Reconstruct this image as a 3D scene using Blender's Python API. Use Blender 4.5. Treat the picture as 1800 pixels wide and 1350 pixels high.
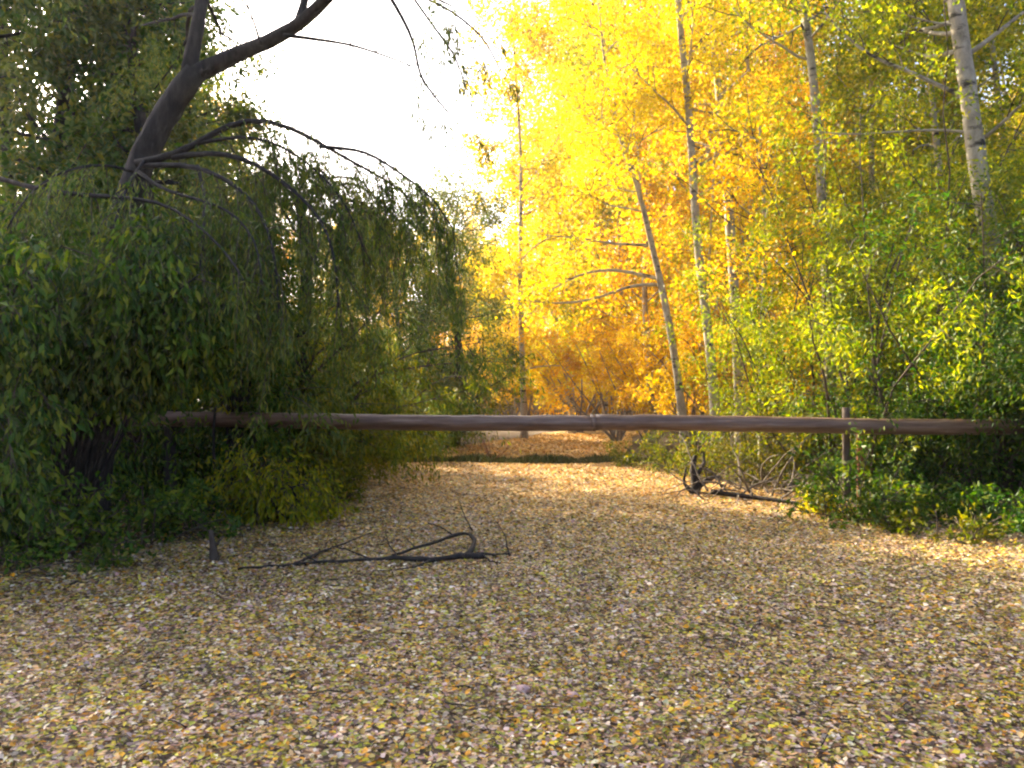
import bpy, math, random
import numpy as np
from mathutils import Vector

# ------------------------------------------------------------------ camera, sky, sun, exposure
sc = bpy.context.scene
for o in list(bpy.data.objects):
    bpy.data.objects.remove(o)
EYE = 1.5
FPX = 1413.0                     # focal length in photograph pixels (1800 wide)
HOR = 700.0                      # photograph row of the horizon
cam_d = bpy.data.cameras.new('camera')
cam = bpy.data.objects.new('camera', cam_d)
sc.collection.objects.link(cam)
cam_d.sensor_width = 36.0
cam_d.lens = 36.0 * FPX / 1800.0
cam_d.clip_start = 0.05
cam_d.clip_end = 2000.0
cam.location = (0, 0, EYE)
cam.rotation_euler = (math.radians(90) + math.atan((HOR - 675.0) / FPX), 0, 0)
sc.camera = cam

SUN_AZ, SUN_EL = math.radians(-40), math.radians(30)     # azimuth from +Y, negative = left
sunvec = Vector((math.sin(SUN_AZ) * math.cos(SUN_EL), math.cos(SUN_AZ) * math.cos(SUN_EL), math.sin(SUN_EL)))
world = bpy.data.worlds.new('World')
sc.world = world
world.use_nodes = True
wn = world.node_tree.nodes
wl = world.node_tree.links
wn.clear()
sky = wn.new('ShaderNodeTexSky')
sky.sky_type = 'NISHITA'
sky.sun_disc = False
sky.sun_elevation = SUN_EL
sky.sun_rotation = SUN_AZ
sky.air_density = 0.6
sky.dust_density = 6.0
sky.ozone_density = 1.0
bg = wn.new('ShaderNodeBackground')
bg.inputs['Strength'].default_value = 0.15
wo = wn.new('ShaderNodeOutputWorld')
wl.new(sky.outputs[0], bg.inputs[0])
wl.new(bg.outputs[0], wo.inputs[0])
sun_d = bpy.data.lights.new('sun', 'SUN')
sun_d.energy = 5.0
sun_d.angle = math.radians(0.5)
sun_d.color = (1.0, 0.83, 0.58)
sun = bpy.data.objects.new('sun', sun_d)
sc.collection.objects.link(sun)
sun.rotation_euler = sunvec.to_track_quat('Z', 'Y').to_euler()
sun.location = sunvec * 60

vs = sc.view_settings
vs.view_transform = 'Standard'
vs.look = 'None'
vs.exposure = 2.05
vs.gamma = 1.0
vs.use_curve_mapping = False
sc.render.film_transparent = False
sc.cycles.use_denoising = True
sc.cycles.max_bounces = 6
sc.cycles.diffuse_bounces = 3
sc.cycles.transmission_bounces = 4
sc.cycles.transparent_max_bounces = 4
sc.cycles.filter_width = 2.2
sc.cycles.sample_clamp_indirect = 6.0
sc.cycles.use_adaptive_sampling = True
sc.cycles.adaptive_threshold = 0.03

# ------------------------------------------------------------------ helpers
COL = sc.collection
rng = np.random.default_rng(7)


def P(px, py, Y):
    """point seen at photograph pixel (px, py) at distance Y"""
    return np.array([(px - 900.0) / FPX * Y, Y, EYE + (HOR - py) / FPX * Y])


def gz(x, y):
    """height of the terrain"""
    x = np.asarray(x, float)
    y = np.asarray(y, float)
    l = np.clip((-x - 3.4 - 0.02 * np.maximum(y, 0)) / 3.0, 0, 1)
    r = np.clip((x - 5.0 - np.maximum(y - 20, 0) * 0.12) / 3.5, 0, 1)
    z = 0.28 * l * l * (3 - 2 * l) + 0.22 * r * r * (3 - 2 * r)
    z = z + 0.025 * np.sin(x * 1.3 + 0.4) * np.sin(y * 0.9) + 0.012 * np.sin(x * 3.1) * np.sin(y * 2.7 + 1)
    z = z - 0.10 * np.clip((y - 18.0) / 2.0, 0, 1)
    return z


def new_mesh(name, V, F, smooth=False):
    V = np.ascontiguousarray(V, np.float32)
    F = np.ascontiguousarray(F, np.int32)
    me = bpy.data.meshes.new(name)
    me.vertices.add(len(V))
    me.vertices.foreach_set('co', V.ravel())
    k = F.shape[1]
    me.loops.add(F.size)
    me.loops.foreach_set('vertex_index', F.ravel())
    me.polygons.add(len(F))
    me.polygons.foreach_set('loop_start', np.arange(0, F.size, k, dtype=np.int32))
    me.polygons.foreach_set('loop_total', np.full(len(F), k, np.int32))
    if smooth:
        me.polygons.foreach_set('use_smooth', np.ones(len(F), bool))
    me.update(calc_edges=True)
    me.validate()
    return me


def obj(name, me, mat=None, parent=None):
    o = bpy.data.objects.new(name, me)
    COL.objects.link(o)
    if mat is not None and me is not None and not me.materials:
        me.materials.append(mat)
    if parent is not None:
        o.parent = parent
    return o


def tag(o, label=None, cat=None, group=None, kind=None):
    if label:
        o['label'] = label
    if cat:
        o['category'] = cat
    if group:
        o['group'] = group
    if kind:
        o['kind'] = kind
    return o


def thing(name, loc, label, cat, group=None, rz=0.0, s=1.0):
    o = bpy.data.objects.new(name, None)
    COL.objects.link(o)
    o.empty_display_size = 0.2
    o.location = loc
    o.rotation_euler = (0, 0, rz)
    o.scale = (s, s, s)
    return tag(o, label, cat, group)


def copy_tree(o, parent=None, skip=()):
    c = o.copy()
    COL.objects.link(c)
    c.parent = parent
    for ch in list(o.children):
        if ch.name.split('.')[0] not in skip:
            copy_tree(ch, c, skip)
    return c


def unit(v):
    return v / np.maximum(np.linalg.norm(v, axis=-1, keepdims=True), 1e-9)


class MB:
    def __init__(s):
        s.V, s.F, s.n = [], [], 0

    def add(s, V, F):
        s.V.append(np.asarray(V, float))
        s.F.append(np.asarray(F, int) + s.n)
        s.n += len(V)

    def tube(s, pts, rad, sides=6, cap=True, rough=0.0):
        pts = np.asarray(pts, float)
        n = len(pts)
        rad = np.broadcast_to(np.asarray(rad, float), (n,))
        t = np.gradient(pts, axis=0)
        t = unit(t)
        ref = np.array([0.31, 0.95, 0.05]) if abs(t[0][2]) > 0.6 else np.array([0.05, 0.1, 1.0])
        a = unit(np.cross(t, ref))
        b = np.cross(t, a)
        th = np.arange(sides) * 2 * math.pi / sides
        c, q = np.cos(th), np.sin(th)
        rr = rad[:, None] * (1 + rough * rng.normal(size=(n, sides)))
        V = pts[:, None, :] + rr[..., None] * (c[None, :, None] * a[:, None, :] + q[None, :, None] * b[:, None, :])
        V = V.reshape(-1, 3)
        i = np.arange(n - 1)[:, None] * sides
        j = np.arange(sides)[None, :]
        j2 = (j + 1) % sides
        A, B, C, D = (i + j).ravel(), (i + j2).ravel(), (i + sides + j2).ravel(), (i + sides + j).ravel()
        F = np.concatenate([np.stack([A, B, C], 1), np.stack([A, C, D], 1)])
        if cap:
            V = np.vstack([V, pts[:1], pts[-1:]])
            k0, k1 = n * sides, n * sides + 1
            jj = np.arange(sides)
            F = np.concatenate([F, np.stack([np.full(sides, k0), (jj + 1) % sides, jj], 1),
                                np.stack([np.full(sides, k1), (n - 1) * sides + jj, (n - 1) * sides + (jj + 1) % sides], 1)])
        s.add(V, F)

    def build(s, name, mat, parent=None, origin=(0, 0, 0), smooth=True):
        V = np.concatenate(s.V) - np.asarray(origin)
        return obj(name, new_mesh(name, V, np.concatenate(s.F), smooth), mat, parent)


def leaf_batch(C, D, L, W, rg, fold=0.25, up=None):
    """leaves: base C, axis D, length L, width ratio W; two triangles each, folded along the midrib"""
    n = len(C)
    D = unit(D)
    R = rg.normal(size=(n, 3)) if up is None else up
    S = unit(np.cross(D, R))
    N = np.cross(S, D)
    L = np.broadcast_to(L, (n,))[:, None]
    w = L * W * 0.5
    mid = C + D * L * 0.45
    f = N * w * fold * 2
    V = np.stack([C, mid + S * w + f, C + D * L - f * 0.4, mid - S * w + f], 1).reshape(-1, 3)
    k = np.arange(n)[:, None] * 4
    F = np.concatenate([k + np.array([[0, 2, 1]]), k + np.array([[0, 3, 2]])])
    return V, F


# ------------------------------------------------------------------ materials
def node_mat(name):
    m = bpy.data.materials.new(name)
    m.use_nodes = True
    nt = m.node_tree
    nt.nodes.clear()
    return m, nt.nodes, nt.links


def ramp(nodes, cols, interp='LINEAR'):
    r = nodes.new('ShaderNodeValToRGB')
    r.color_ramp.interpolation = interp
    e = r.color_ramp.elements
    while len(e) < len(cols):
        e.new(0.5)
    for i, c in enumerate(cols):
        e[i].position = i / max(len(cols) - (0 if interp == 'CONSTANT' else 1), 1)
        e[i].color = (*c, 1)
    return r


def leaf_mat(name, cols, trans=0.5, tcol=1.25, rough=0.5):
    m, n, l = node_mat(name)
    geo = n.new('ShaderNodeNewGeometry')
    r = ramp(n, cols)
    l.new(geo.outputs['Random Per Island'], r.inputs[0])
    noi = n.new('ShaderNodeTexNoise')
    noi.inputs['Scale'].default_value = 0.9
    tc = n.new('ShaderNodeTexCoord')
    l.new(tc.outputs['Object'], noi.inputs['Vector'])
    hs = n.new('ShaderNodeHueSaturation')
    mr = n.new('ShaderNodeMapRange')
    mr.inputs['From Min'].default_value = 0.3
    mr.inputs['From Max'].default_value = 0.7
    mr.inputs['To Min'].default_value = 0.75
    mr.inputs['To Max'].default_value = 1.2
    l.new(noi.outputs['Fac'], mr.inputs[0])
    l.new(mr.outputs[0], hs.inputs['Value'])
    oi = n.new('ShaderNodeObjectInfo')
    mh = n.new('ShaderNodeMapRange')
    mh.inputs['To Min'].default_value = 0.488
    mh.inputs['To Max'].default_value = 0.512
    l.new(oi.outputs['Random'], mh.inputs[0])
    l.new(mh.outputs[0], hs.inputs['Hue'])
    l.new(r.outputs[0], hs.inputs['Color'])
    pb = n.new('ShaderNodeBsdfPrincipled')
    pb.inputs['Roughness'].default_value = rough
    pb.inputs['Specular IOR Level'].default_value = 0.3
    l.new(hs.outputs[0], pb.inputs['Base Color'])
    h2 = n.new('ShaderNodeHueSaturation')
    h2.inputs['Saturation'].default_value = 1.1
    h2.inputs['Value'].default_value = tcol
    l.new(hs.outputs[0], h2.inputs['Color'])
    tr = n.new('ShaderNodeBsdfTranslucent')
    l.new(h2.outputs[0], tr.inputs['Color'])
    mx = n.new('ShaderNodeMixShader')
    mx.inputs[0].default_value = trans
    l.new(pb.outputs[0], mx.inputs[1])
    l.new(tr.outputs[0], mx.inputs[2])
    out = n.new('ShaderNodeOutputMaterial')
    l.new(mx.outputs[0], out.inputs[0])
    return m


def bark_mat(name, cols, scale=6.0, stretch=0.25, bump=0.4, rough=0.85, dark=None):
    m, n, l = node_mat(name)
    tc = n.new('ShaderNodeTexCoord')
    mp = n.new('ShaderNodeMapping')
    mp.inputs['Scale'].default_value = (1, 1, stretch)
    l.new(tc.outputs['Object'], mp.inputs[0])
    noi = n.new('ShaderNodeTexNoise')
    noi.inputs['Scale'].default_value = scale
    noi.inputs['Detail'].default_value = 6
    noi.inputs['Roughness'].default_value = 0.7
    l.new(mp.outputs[0], noi.inputs['Vector'])
    mr = n.new('ShaderNodeMapRange')
    mr.inputs['From Min'].default_value = 0.3
    mr.inputs['From Max'].default_value = 0.7
    l.new(noi.outputs['Fac'], mr.inputs[0])
    r = ramp(n, cols)
    l.new(mr.outputs[0], r.inputs[0])
    col = r.outputs[0]
    if dark is not None:                                   # dark knots and scars of pale bark
        mp2 = n.new('ShaderNodeMapping')
        mp2.inputs['Scale'].default_value = (1.0, 1.0, 2.6)
        l.new(tc.outputs['Object'], mp2.inputs[0])
        v = n.new('ShaderNodeTexNoise')
        v.inputs['Scale'].default_value = 3.3
        v.inputs['Detail'].default_value = 4
        l.new(mp2.outputs[0], v.inputs['Vector'])
        m2 = n.new('ShaderNodeMapRange')
        m2.inputs['From Min'].default_value = 0.56
        m2.inputs['From Max'].default_value = 0.66
        l.new(v.outputs['Fac'], m2.inputs[0])
        mix = n.new('ShaderNodeMix')
        mix.data_type = 'RGBA'
        l.new(m2.outputs[0], mix.inputs['Factor'])
        l.new(col, mix.inputs['A'])
        mix.inputs['B'].default_value = (*dark, 1)
        col = mix.outputs['Result']
    pb = n.new('ShaderNodeBsdfPrincipled')
    pb.inputs['Roughness'].default_value = rough
    pb.inputs['Specular IOR Level'].default_value = 0.25
    l.new(col, pb.inputs['Base Color'])
    bp = n.new('ShaderNodeBump')
    bp.inputs['Strength'].default_value = bump
    bp.inputs['Distance'].default_value = 0.03
    l.new(noi.outputs['Fac'], bp.inputs['Height'])
    l.new(bp.outputs[0], pb.inputs['Normal'])
    out = n.new('ShaderNodeOutputMaterial')
    l.new(pb.outputs[0], out.inputs[0])
    return m


M = {}
M['yellow'] = leaf_mat('leaf_yellow', [(0.51, 0.31, 0.010), (0.67, 0.47, 0.014), (0.74, 0.57, 0.020), (0.64, 0.53, 0.020), (0.71, 0.52, 0.018)], 0.58, 1.08)
M['gold'] = leaf_mat('leaf_gold', [(0.50, 0.24, 0.012), (0.68, 0.40, 0.015), (0.76, 0.52, 0.02), (0.58, 0.42, 0.02)], 0.6, 1.2)
M['ygreen'] = leaf_mat('leaf_yellow_green', [(0.20, 0.26, 0.008), (0.38, 0.38, 0.010), (0.64, 0.52, 0.016), (0.28, 0.32, 0.010), (0.70, 0.50, 0.016)], 0.6, 1.15)
M['lime'] = leaf_mat('leaf_lime', [(0.10, 0.16, 0.003), (0.19, 0.25, 0.004), (0.31, 0.33, 0.006), (0.46, 0.40, 0.009)], 0.55, 1.3)
M['green'] = leaf_mat('leaf_green', [(0.026, 0.078, 0.008), (0.05, 0.115, 0.010), (0.095, 0.155, 0.013), (0.18, 0.19, 0.016)], 0.45, 1.2)
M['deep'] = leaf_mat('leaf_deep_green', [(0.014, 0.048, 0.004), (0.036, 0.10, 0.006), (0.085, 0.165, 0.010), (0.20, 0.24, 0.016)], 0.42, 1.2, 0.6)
M['willow'] = leaf_mat('leaf_willow', [(0.055, 0.10, 0.018), (0.095, 0.145, 0.022), (0.15, 0.19, 0.026), (0.24, 0.23, 0.030)], 0.45, 1.2)
M['olive'] = leaf_mat('leaf_olive', [(0.06, 0.09, 0.007), (0.11, 0.135, 0.009), (0.18, 0.18, 0.011), (0.28, 0.22, 0.012)], 0.5, 1.25)
M['grass'] = leaf_mat('grass_blade', [(0.03, 0.05, 0.012), (0.06, 0.08, 0.018), (0.11, 0.10, 0.025), (0.10, 0.07, 0.03)], 0.3, 1.1)
litter_cols = [(0.028, 0.012, 0.004), (0.44, 0.22, 0.09), (0.76, 0.50, 0.26), (0.62, 0.50, 0.012), (0.06, 0.026, 0.010), (0.92, 0.74, 0.52),
               (0.04, 0.018, 0.008), (0.62, 0.55, 0.02), (0.54, 0.31, 0.27), (0.08, 0.04, 0.016), (0.74, 0.50, 0.18), (0.30, 0.36, 0.03), (0.03, 0.014, 0.006), (0.76, 0.36, 0.012),
               (0.04, 0.018, 0.006), (0.70, 0.55, 0.50), (0.14, 0.065, 0.025), (0.50, 0.48, 0.20), (0.90, 0.82, 0.66), (0.26, 0.13, 0.06), (0.56, 0.55, 0.04), (0.03, 0.016, 0.01), (0.60, 0.42, 0.36)]
M['litter'] = leaf_mat('fallen_leaf', litter_cols, 0.12, 1.0, 0.55)
for nd in M['litter'].node_tree.nodes:
    if nd.type == 'MAP_RANGE' and abs(nd.inputs['To Max'].default_value - 1.2) < 1e-4:
        nd.inputs['To Min'].default_value = 0.5
        nd.inputs['To Max'].default_value = 1.45
    if nd.type == 'TEX_NOISE':
        nd.inputs['Scale'].default_value = 2.2
        nd.inputs['Detail'].default_value = 5.0
sunlit_gold_cols = [(0.10, 0.045, 0.012), (0.74, 0.44, 0.12), (0.82, 0.54, 0.20), (0.66, 0.34, 0.05), (0.20, 0.09, 0.025), (0.86, 0.60, 0.28), (0.70, 0.46, 0.06),
             (0.55, 0.28, 0.10), (0.84, 0.58, 0.26), (0.62, 0.46, 0.10)]  # yellow leaf colours that also hold the warm sunlight of the far path
M['sunlit_gold_litter'] = leaf_mat('fallen_sunlit_gold_leaf', sunlit_gold_cols, 0.15, 1.0, 0.55)
M['aspen'] = bark_mat('bark_pale', [(0.20, 0.175, 0.13), (0.36, 0.32, 0.25), (0.52, 0.48, 0.39)], 7, 0.5, 0.4, 0.8, dark=(0.05, 0.042, 0.032))
M['grey_bark'] = bark_mat('bark_grey', [(0.10, 0.085, 0.07), (0.22, 0.19, 0.16), (0.32, 0.28, 0.23)], 9, 0.3, 0.5)
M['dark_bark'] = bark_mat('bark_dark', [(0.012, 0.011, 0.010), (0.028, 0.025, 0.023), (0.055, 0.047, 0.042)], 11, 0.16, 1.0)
M['twig'] = bark_mat('twig_brown', [(0.05, 0.035, 0.025), (0.10, 0.075, 0.055)], 12, 0.5, 0.2)
M['dead'] = bark_mat('dead_wood', [(0.06, 0.047, 0.036), (0.13, 0.105, 0.08), (0.22, 0.18, 0.145)], 14, 0.4, 0.4)
M['fallen'] = bark_mat('fallen_wood', [(0.015, 0.012, 0.01), (0.035, 0.028, 0.023), (0.07, 0.055, 0.045)], 14, 0.4, 0.4)
M['red_post'] = bark_mat('rusty_post', [(0.10, 0.035, 0.015), (0.18, 0.06, 0.025), (0.24, 0.10, 0.05)], 10, 0.5, 0.3)
M['soil'] = bark_mat('forest_floor', [(0.03, 0.02, 0.012), (0.10, 0.07, 0.04), (0.20, 0.14, 0.08)], 9, 1.0, 0.6)


def pole_mat():
    m, n, l = node_mat('weathered_pole')
    tc = n.new('ShaderNodeTexCoord')
    mp = n.new('ShaderNodeMapping')
    mp.inputs['Scale'].default_value = (0.35, 6, 6)
    l.new(tc.outputs['Object'], mp.inputs[0])
    a = n.new('ShaderNodeTexNoise')
    a.inputs['Scale'].default_value = 3.0
    a.inputs['Detail'].default_value = 8
    a.inputs['Roughness'].default_value = 0.65
    l.new(mp.outputs[0], a.inputs['Vector'])
    r = ramp(n, [(0.06, 0.028, 0.014), (0.13, 0.068, 0.04), (0.20, 0.12, 0.08), (0.30, 0.21, 0.155)])
    mr = n.new('ShaderNodeMapRange')
    mr.inputs['From Min'].default_value = 0.28
    mr.inputs['From Max'].default_value = 0.72
    l.new(a.outputs['Fac'], mr.inputs[0])
    l.new(mr.outputs[0], r.inputs[0])
    pb = n.new('ShaderNodeBsdfPrincipled')
    pb.inputs['Roughness'].default_value = 0.5
    l.new(r.outputs[0], pb.inputs['Base Color'])
    bp = n.new('ShaderNodeBump')
    bp.inputs['Strength'].default_value = 0.35
    bp.inputs['Distance'].default_value = 0.02
    l.new(a.outputs['Fac'], bp.inputs['Height'])
    l.new(bp.outputs[0], pb.inputs['Normal'])
    out = n.new('ShaderNodeOutputMaterial')
    l.new(pb.outputs[0], out.inputs[0])
    return m


def path_mat(name='leaf_bed', cols=None):
    """bed of leaves too small to build: cells of leaf colours over dark gaps"""
    m, n, l = node_mat(name)
    tc = n.new('ShaderNodeTexCoord')
    mp = n.new('ShaderNodeMapping')
    mp.inputs['Scale'].default_value = (1, 1, 1)
    l.new(tc.outputs['Object'], mp.inputs[0])
    wob = n.new('ShaderNodeTexNoise')
    wob.inputs['Scale'].default_value = 14
    l.new(mp.outputs[0], wob.inputs['Vector'])
    mixv = n.new('ShaderNodeMix')
    mixv.data_type = 'VECTOR'
    mixv.inputs['Factor'].default_value = 0.06
    l.new(mp.outputs[0], mixv.inputs['A'])
    l.new(wob.outputs['Color'], mixv.inputs['B'])
    v = n.new('ShaderNodeTexVoronoi')
    v.inputs['Scale'].default_value = 40
    l.new(mixv.outputs['Result'], v.inputs['Vector'])
    sep = n.new('ShaderNodeSeparateColor')
    l.new(v.outputs['Color'], sep.inputs[0])
    r = ramp(n, cols or litter_cols, 'CONSTANT')
    l.new(sep.outputs[0], r.inputs[0])
    mr = n.new('ShaderNodeMapRange')
    mr.inputs['From Min'].default_value = 0.35
    mr.inputs['From Max'].default_value = 0.75
    mr.inputs['To Min'].default_value = 0.0
    mr.inputs['To Max'].default_value = 0.8
    l.new(v.outputs['Distance'], mr.inputs[0])
    mix = n.new('ShaderNodeMix')
    mix.data_type = 'RGBA'
    l.new(mr.outputs[0], mix.inputs['Factor'])
    l.new(r.outputs[0], mix.inputs['A'])
    mix.inputs['B'].default_value = (0.03, 0.018, 0.01, 1)
    pb = n.new('ShaderNodeBsdfPrincipled')
    pb.inputs['Roughness'].default_value = 0.7
    l.new(mix.outputs['Result'], pb.inputs['Base Color'])
    bp = n.new('ShaderNodeBump')
    bp.inputs['Strength'].default_value = 0.7
    bp.inputs['Distance'].default_value = 0.02
    l.new(sep.outputs[1], bp.inputs['Height'])
    l.new(bp.outputs[0], pb.inputs['Normal'])
    out = n.new('ShaderNodeOutputMaterial')
    l.new(pb.outputs[0], out.inputs[0])
    return m


def stone_mat():
    m, n, l = node_mat('pink_stone')
    a = n.new('ShaderNodeTexNoise')
    a.inputs['Scale'].default_value = 30
    r = ramp(n, [(0.36, 0.20, 0.18), (0.62, 0.42, 0.38)])
    l.new(a.outputs['Fac'], r.inputs[0])
    pb = n.new('ShaderNodeBsdfPrincipled')
    pb.inputs['Roughness'].default_value = 0.6
    l.new(r.outputs[0], pb.inputs['Base Color'])
    out = n.new('ShaderNodeOutputMaterial')
    l.new(pb.outputs[0], out.inputs[0])
    return m


M['pole'] = pole_mat()
M['bed'] = path_mat()
M['sunlit_gold_bed'] = path_mat('sunlit_gold_leaf_bed', sunlit_gold_cols)  # bed of the far path, warm sunlight put into its colour
M['stone'] = stone_mat()

# ------------------------------------------------------------------ setting: ground, paths, litter
def axis(breaks):
    return np.unique(np.concatenate([np.arange(a, b, s) for a, b, s in breaks]))


gx = axis([(-200, -40, 20), (-40, -12, 2), (-12, 12, 0.3), (12, 40, 2), (40, 201, 20)])
gy = axis([(-60, -6, 6), (-6, 26, 0.3), (26, 60, 1.0), (60, 401, 20)])
X, Y = np.meshgrid(gx, gy)
Z = gz(X, Y)
nx, ny = len(gx), len(gy)
idx = np.arange(nx * ny).reshape(ny, nx)
F = np.stack([idx[:-1, :-1], idx[:-1, 1:], idx[1:, 1:], idx[1:, :-1]], -1).reshape(-1, 4)
tag(obj('ground', new_mesh('ground', np.stack([X, Y, Z], -1).reshape(-1, 3), F, True), M['soil']), kind='structure')

L_EDGE = ([-5, 4, 6, 7.5, 9, 10.6, 13, 18.6], [-6.0, -5.4, -4.5, -3.7, -3.0, -2.6, -2.9, -3.5])
R_EDGE = ([-5, 5, 8, 9.5, 10.6, 13, 18.6], [7.0, 6.4, 5.2, 4.7, 4.3, 3.8, 3.9])


def edges(y):
    w = 0.12 * np.sin(y * 2.3) + 0.08 * np.sin(y * 5.1 + 1)
    return np.interp(y, *L_EDGE) + w, np.interp(y, *R_EDGE) + w


def sheet(name, ys, lf, rf, lift, mat, cols=40):
    u = np.linspace(0, 1, cols)
    a, b = lf(ys), rf(ys)
    XX = a[:, None] * (1 - u) + b[:, None] * u
    YY = np.repeat(ys[:, None], cols, 1)
    V = np.stack([XX, YY, gz(XX, YY) + lift], -1).reshape(-1, 3)
    k = np.arange(len(V)).reshape(len(ys), cols)
    F = np.stack([k[:-1, :-1], k[:-1, 1:], k[1:, 1:], k[1:, :-1]], -1).reshape(-1, 4)
    return obj(name, new_mesh(name, V, F, True), mat)


path = tag(sheet('path', np.arange(-5, 18.61, 0.2), lambda y: edges(y)[0], lambda y: edges(y)[1], 0.012, M['bed']), kind='structure')
FL = ([20.6, 24, 28, 33, 40, 60], [-2.9, -2.2, -1.2, 0.6, 2.5, 10])
FR = ([20.6, 24, 28, 33, 40, 60], [2.6, 3.4, 4.2, 4.9, 7.0, 15])
tag(sheet('path', np.arange(20.6, 60, 0.4), lambda y: np.interp(y, *FL), lambda y: np.interp(y, *FR), 0.012, M['sunlit_gold_bed'], 20), kind='structure')


def flat_leaves(x, y, size, rg, lift=0.02):
    """curled fallen leaves, six vertices and four triangles each"""
    n = len(x)
    C = np.stack([x, y, gz(x, y) + lift + rg.uniform(0, 0.02, n)], 1)
    a = rg.uniform(0, 2 * math.pi, n)
    D = unit(np.stack([np.cos(a), np.sin(a), rg.normal(0, 0.28, n)], 1))
    U = unit(np.stack([rg.normal(0, 0.3, n), rg.normal(0, 0.3, n), np.ones(n)], 1))
    S = unit(np.cross(D, U))
    N = np.cross(S, D)
    N[N[:, 2] < 0] *= -1
    Lh = (size * 0.5)[:, None]
    w = Lh * rg.uniform(0.28, 0.85, n)[:, None]
    c = rg.uniform(-0.1, 0.5, n)[:, None] * Lh
    if size.max() < 0.031:                                  # the smallest: two triangles
        V = np.stack([C - D * Lh, C + S * w + N * c, C + D * Lh + N * c * 0.4, C - S * w + N * c], 1).reshape(-1, 3)
        k = np.arange(n)[:, None] * 4
        return V, np.concatenate([k + np.array([[0, 2, 1]]), k + np.array([[0, 3, 2]])])
    V = np.stack([C - D * Lh, C - D * Lh * 0.25 + S * w + N * c, C + D * Lh * 0.45 + S * w * 0.75 + N * c * 0.9,
                  C + D * Lh + N * c * 0.6, C + D * Lh * 0.45 - S * w * 0.75 + N * c, C - D * Lh * 0.25 - S * w + N * c * 0.8], 1)
    k = np.arange(n)[:, None] * 6
    F = np.concatenate([k + np.array([[0, 2, 1]]), k + np.array([[0, 3, 2]]), k + np.array([[0, 4, 3]]), k + np.array([[0, 5, 4]])])
    V = V.reshape(-1, 3)
    return V, F


def scatter_litter():
    mb, mg = MB(), MB()
    for y0, y1, dens, s0, s1 in ((1.8, 5, 3250, 0.011, 0.040), (5, 9, 1800, 0.016, 0.050), (9, 14, 700, 0.028, 0.065), (14, 18.6, 400, 0.04, 0.08)):
        xa, xb = -7.5, 8.0
        n = int(dens * (y1 - y0) * (xb - xa))
        x = rng.uniform(xa, xb, n)
        y = rng.uniform(y0, y1, n)
        keep = np.abs(x) < y * 0.68 + 0.7
        a, b = edges(y)
        inside = (x > a) & (x < b)
        keep &= inside | (rng.random(n) < 0.35)
        x, y = x[keep], y[keep]
        sz = s0 + (s1 - s0) * rng.random(len(x)) ** 1.2
        golden = rng.random(len(x)) < np.clip((y - 6.5) / 7.0, 0.0, 0.85) * np.clip(1.2 - np.abs(x - 0.4) / 7, 0.3, 1)  # gold share rises with distance, painting the sunlit far ground
        for sel in (sz < 0.03, sz >= 0.03):
            for g, m in ((golden, mg), (~golden, mb)):
                k = sel & g
                if k.any():
                    m.add(*flat_leaves(x[k], y[k], sz[k], rng))
    n = 7000
    y = rng.uniform(20.8, 36, n)
    x = rng.uniform(np.interp(y, *FL), np.interp(y, *FR))
    V, F = flat_leaves(x, y, rng.uniform(0.07, 0.13, n), rng)
    mg.add(V, F)
    n0 = sum(len(f) for f in mb.F)
    mb.add(np.concatenate(mg.V), np.concatenate(mg.F))
    return mb, n0


litter, n0 = scatter_litter()
litter = litter.build('fallen_leaves', M['litter'], smooth=False)
litter.data.materials.append(M['sunlit_gold_litter'])
mi = np.zeros(len(litter.data.polygons), np.int32)
mi[n0:] = 1
litter.data.polygons.foreach_set('material_index', mi)
tag(litter,
    'thick carpet of fallen tan and yellow leaves covering the path', 'leaf litter', kind='stuff')

def twig_litter():
    mb = MB()
    for i in range(420):
        y = 2.5 + 15.5 * rng.random() ** 1.4
        a, b = edges(np.array([y]))
        x = rng.uniform(max(a[0], -0.75 * y - 0.5), min(b[0], 0.75 * y + 0.5))
        t = rng.uniform(0, 6.28)
        q = grow_line(rng, (x, y, 0), (math.cos(t), math.sin(t), 0), rng.uniform(0.06, 0.35), 5, 0.18, (0, 0, 0))
        q[:, 2] = gz(q[:, 0], q[:, 1]) + 0.045 + rng.normal(0, 0.006, len(q))
        mb.tube(q, np.linspace(rng.uniform(0.002, 0.005), 0.0012, len(q)), 4)
    return mb.build('fallen_twigs', M['fallen'])


# the 300 nearest leaves one can pick apart, parts of the path
leaf_meshes = []
for i in range(24):
    V, F = flat_leaves(np.zeros(1), np.zeros(1), np.array([1.0]), rng, 0.0)
    V = V - V.mean(0)
    V[:, 2] *= 0.8
    leaf_meshes.append(new_mesh('leaf', V, F))
    leaf_meshes[-1].materials.append(M['litter'])
for i in range(300):
    y = 2.9 + 2.6 * rng.random() ** 1.3
    x = rng.uniform(-0.66, 0.66) * y
    o = obj('leaf', leaf_meshes[i % 24], None, path)
    s = rng.uniform(0.030, 0.052)
    o.location = (x, y, float(gz(x, y)) + 0.042)
    o.rotation_euler = (rng.normal(0, 0.18), rng.normal(0, 0.18), rng.uniform(0, 6.28))
    o.scale = (s, s, s)

# ------------------------------------------------------------------ plant growing
def grow_line(rg, p, d, L, n, wig, pull):
    """wandering polyline; pull bends it towards a direction"""
    pts = [np.array(p, float)]
    d = np.array(d, float)
    d = d / np.linalg.norm(d)
    for i in range(n):
        d = d + rg.normal(0, wig, 3) + np.asarray(pull) / n
        d = d / np.linalg.norm(d)
        pts.append(pts[-1] + d * L / n)
    return np.array(pts)


def at_line(pts, t):
    f = t * (len(pts) - 1)
    i = min(int(f), len(pts) - 2)
    return pts[i] + (pts[i + 1] - pts[i]) * (f - i), unit(pts[i + 1] - pts[i])


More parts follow.
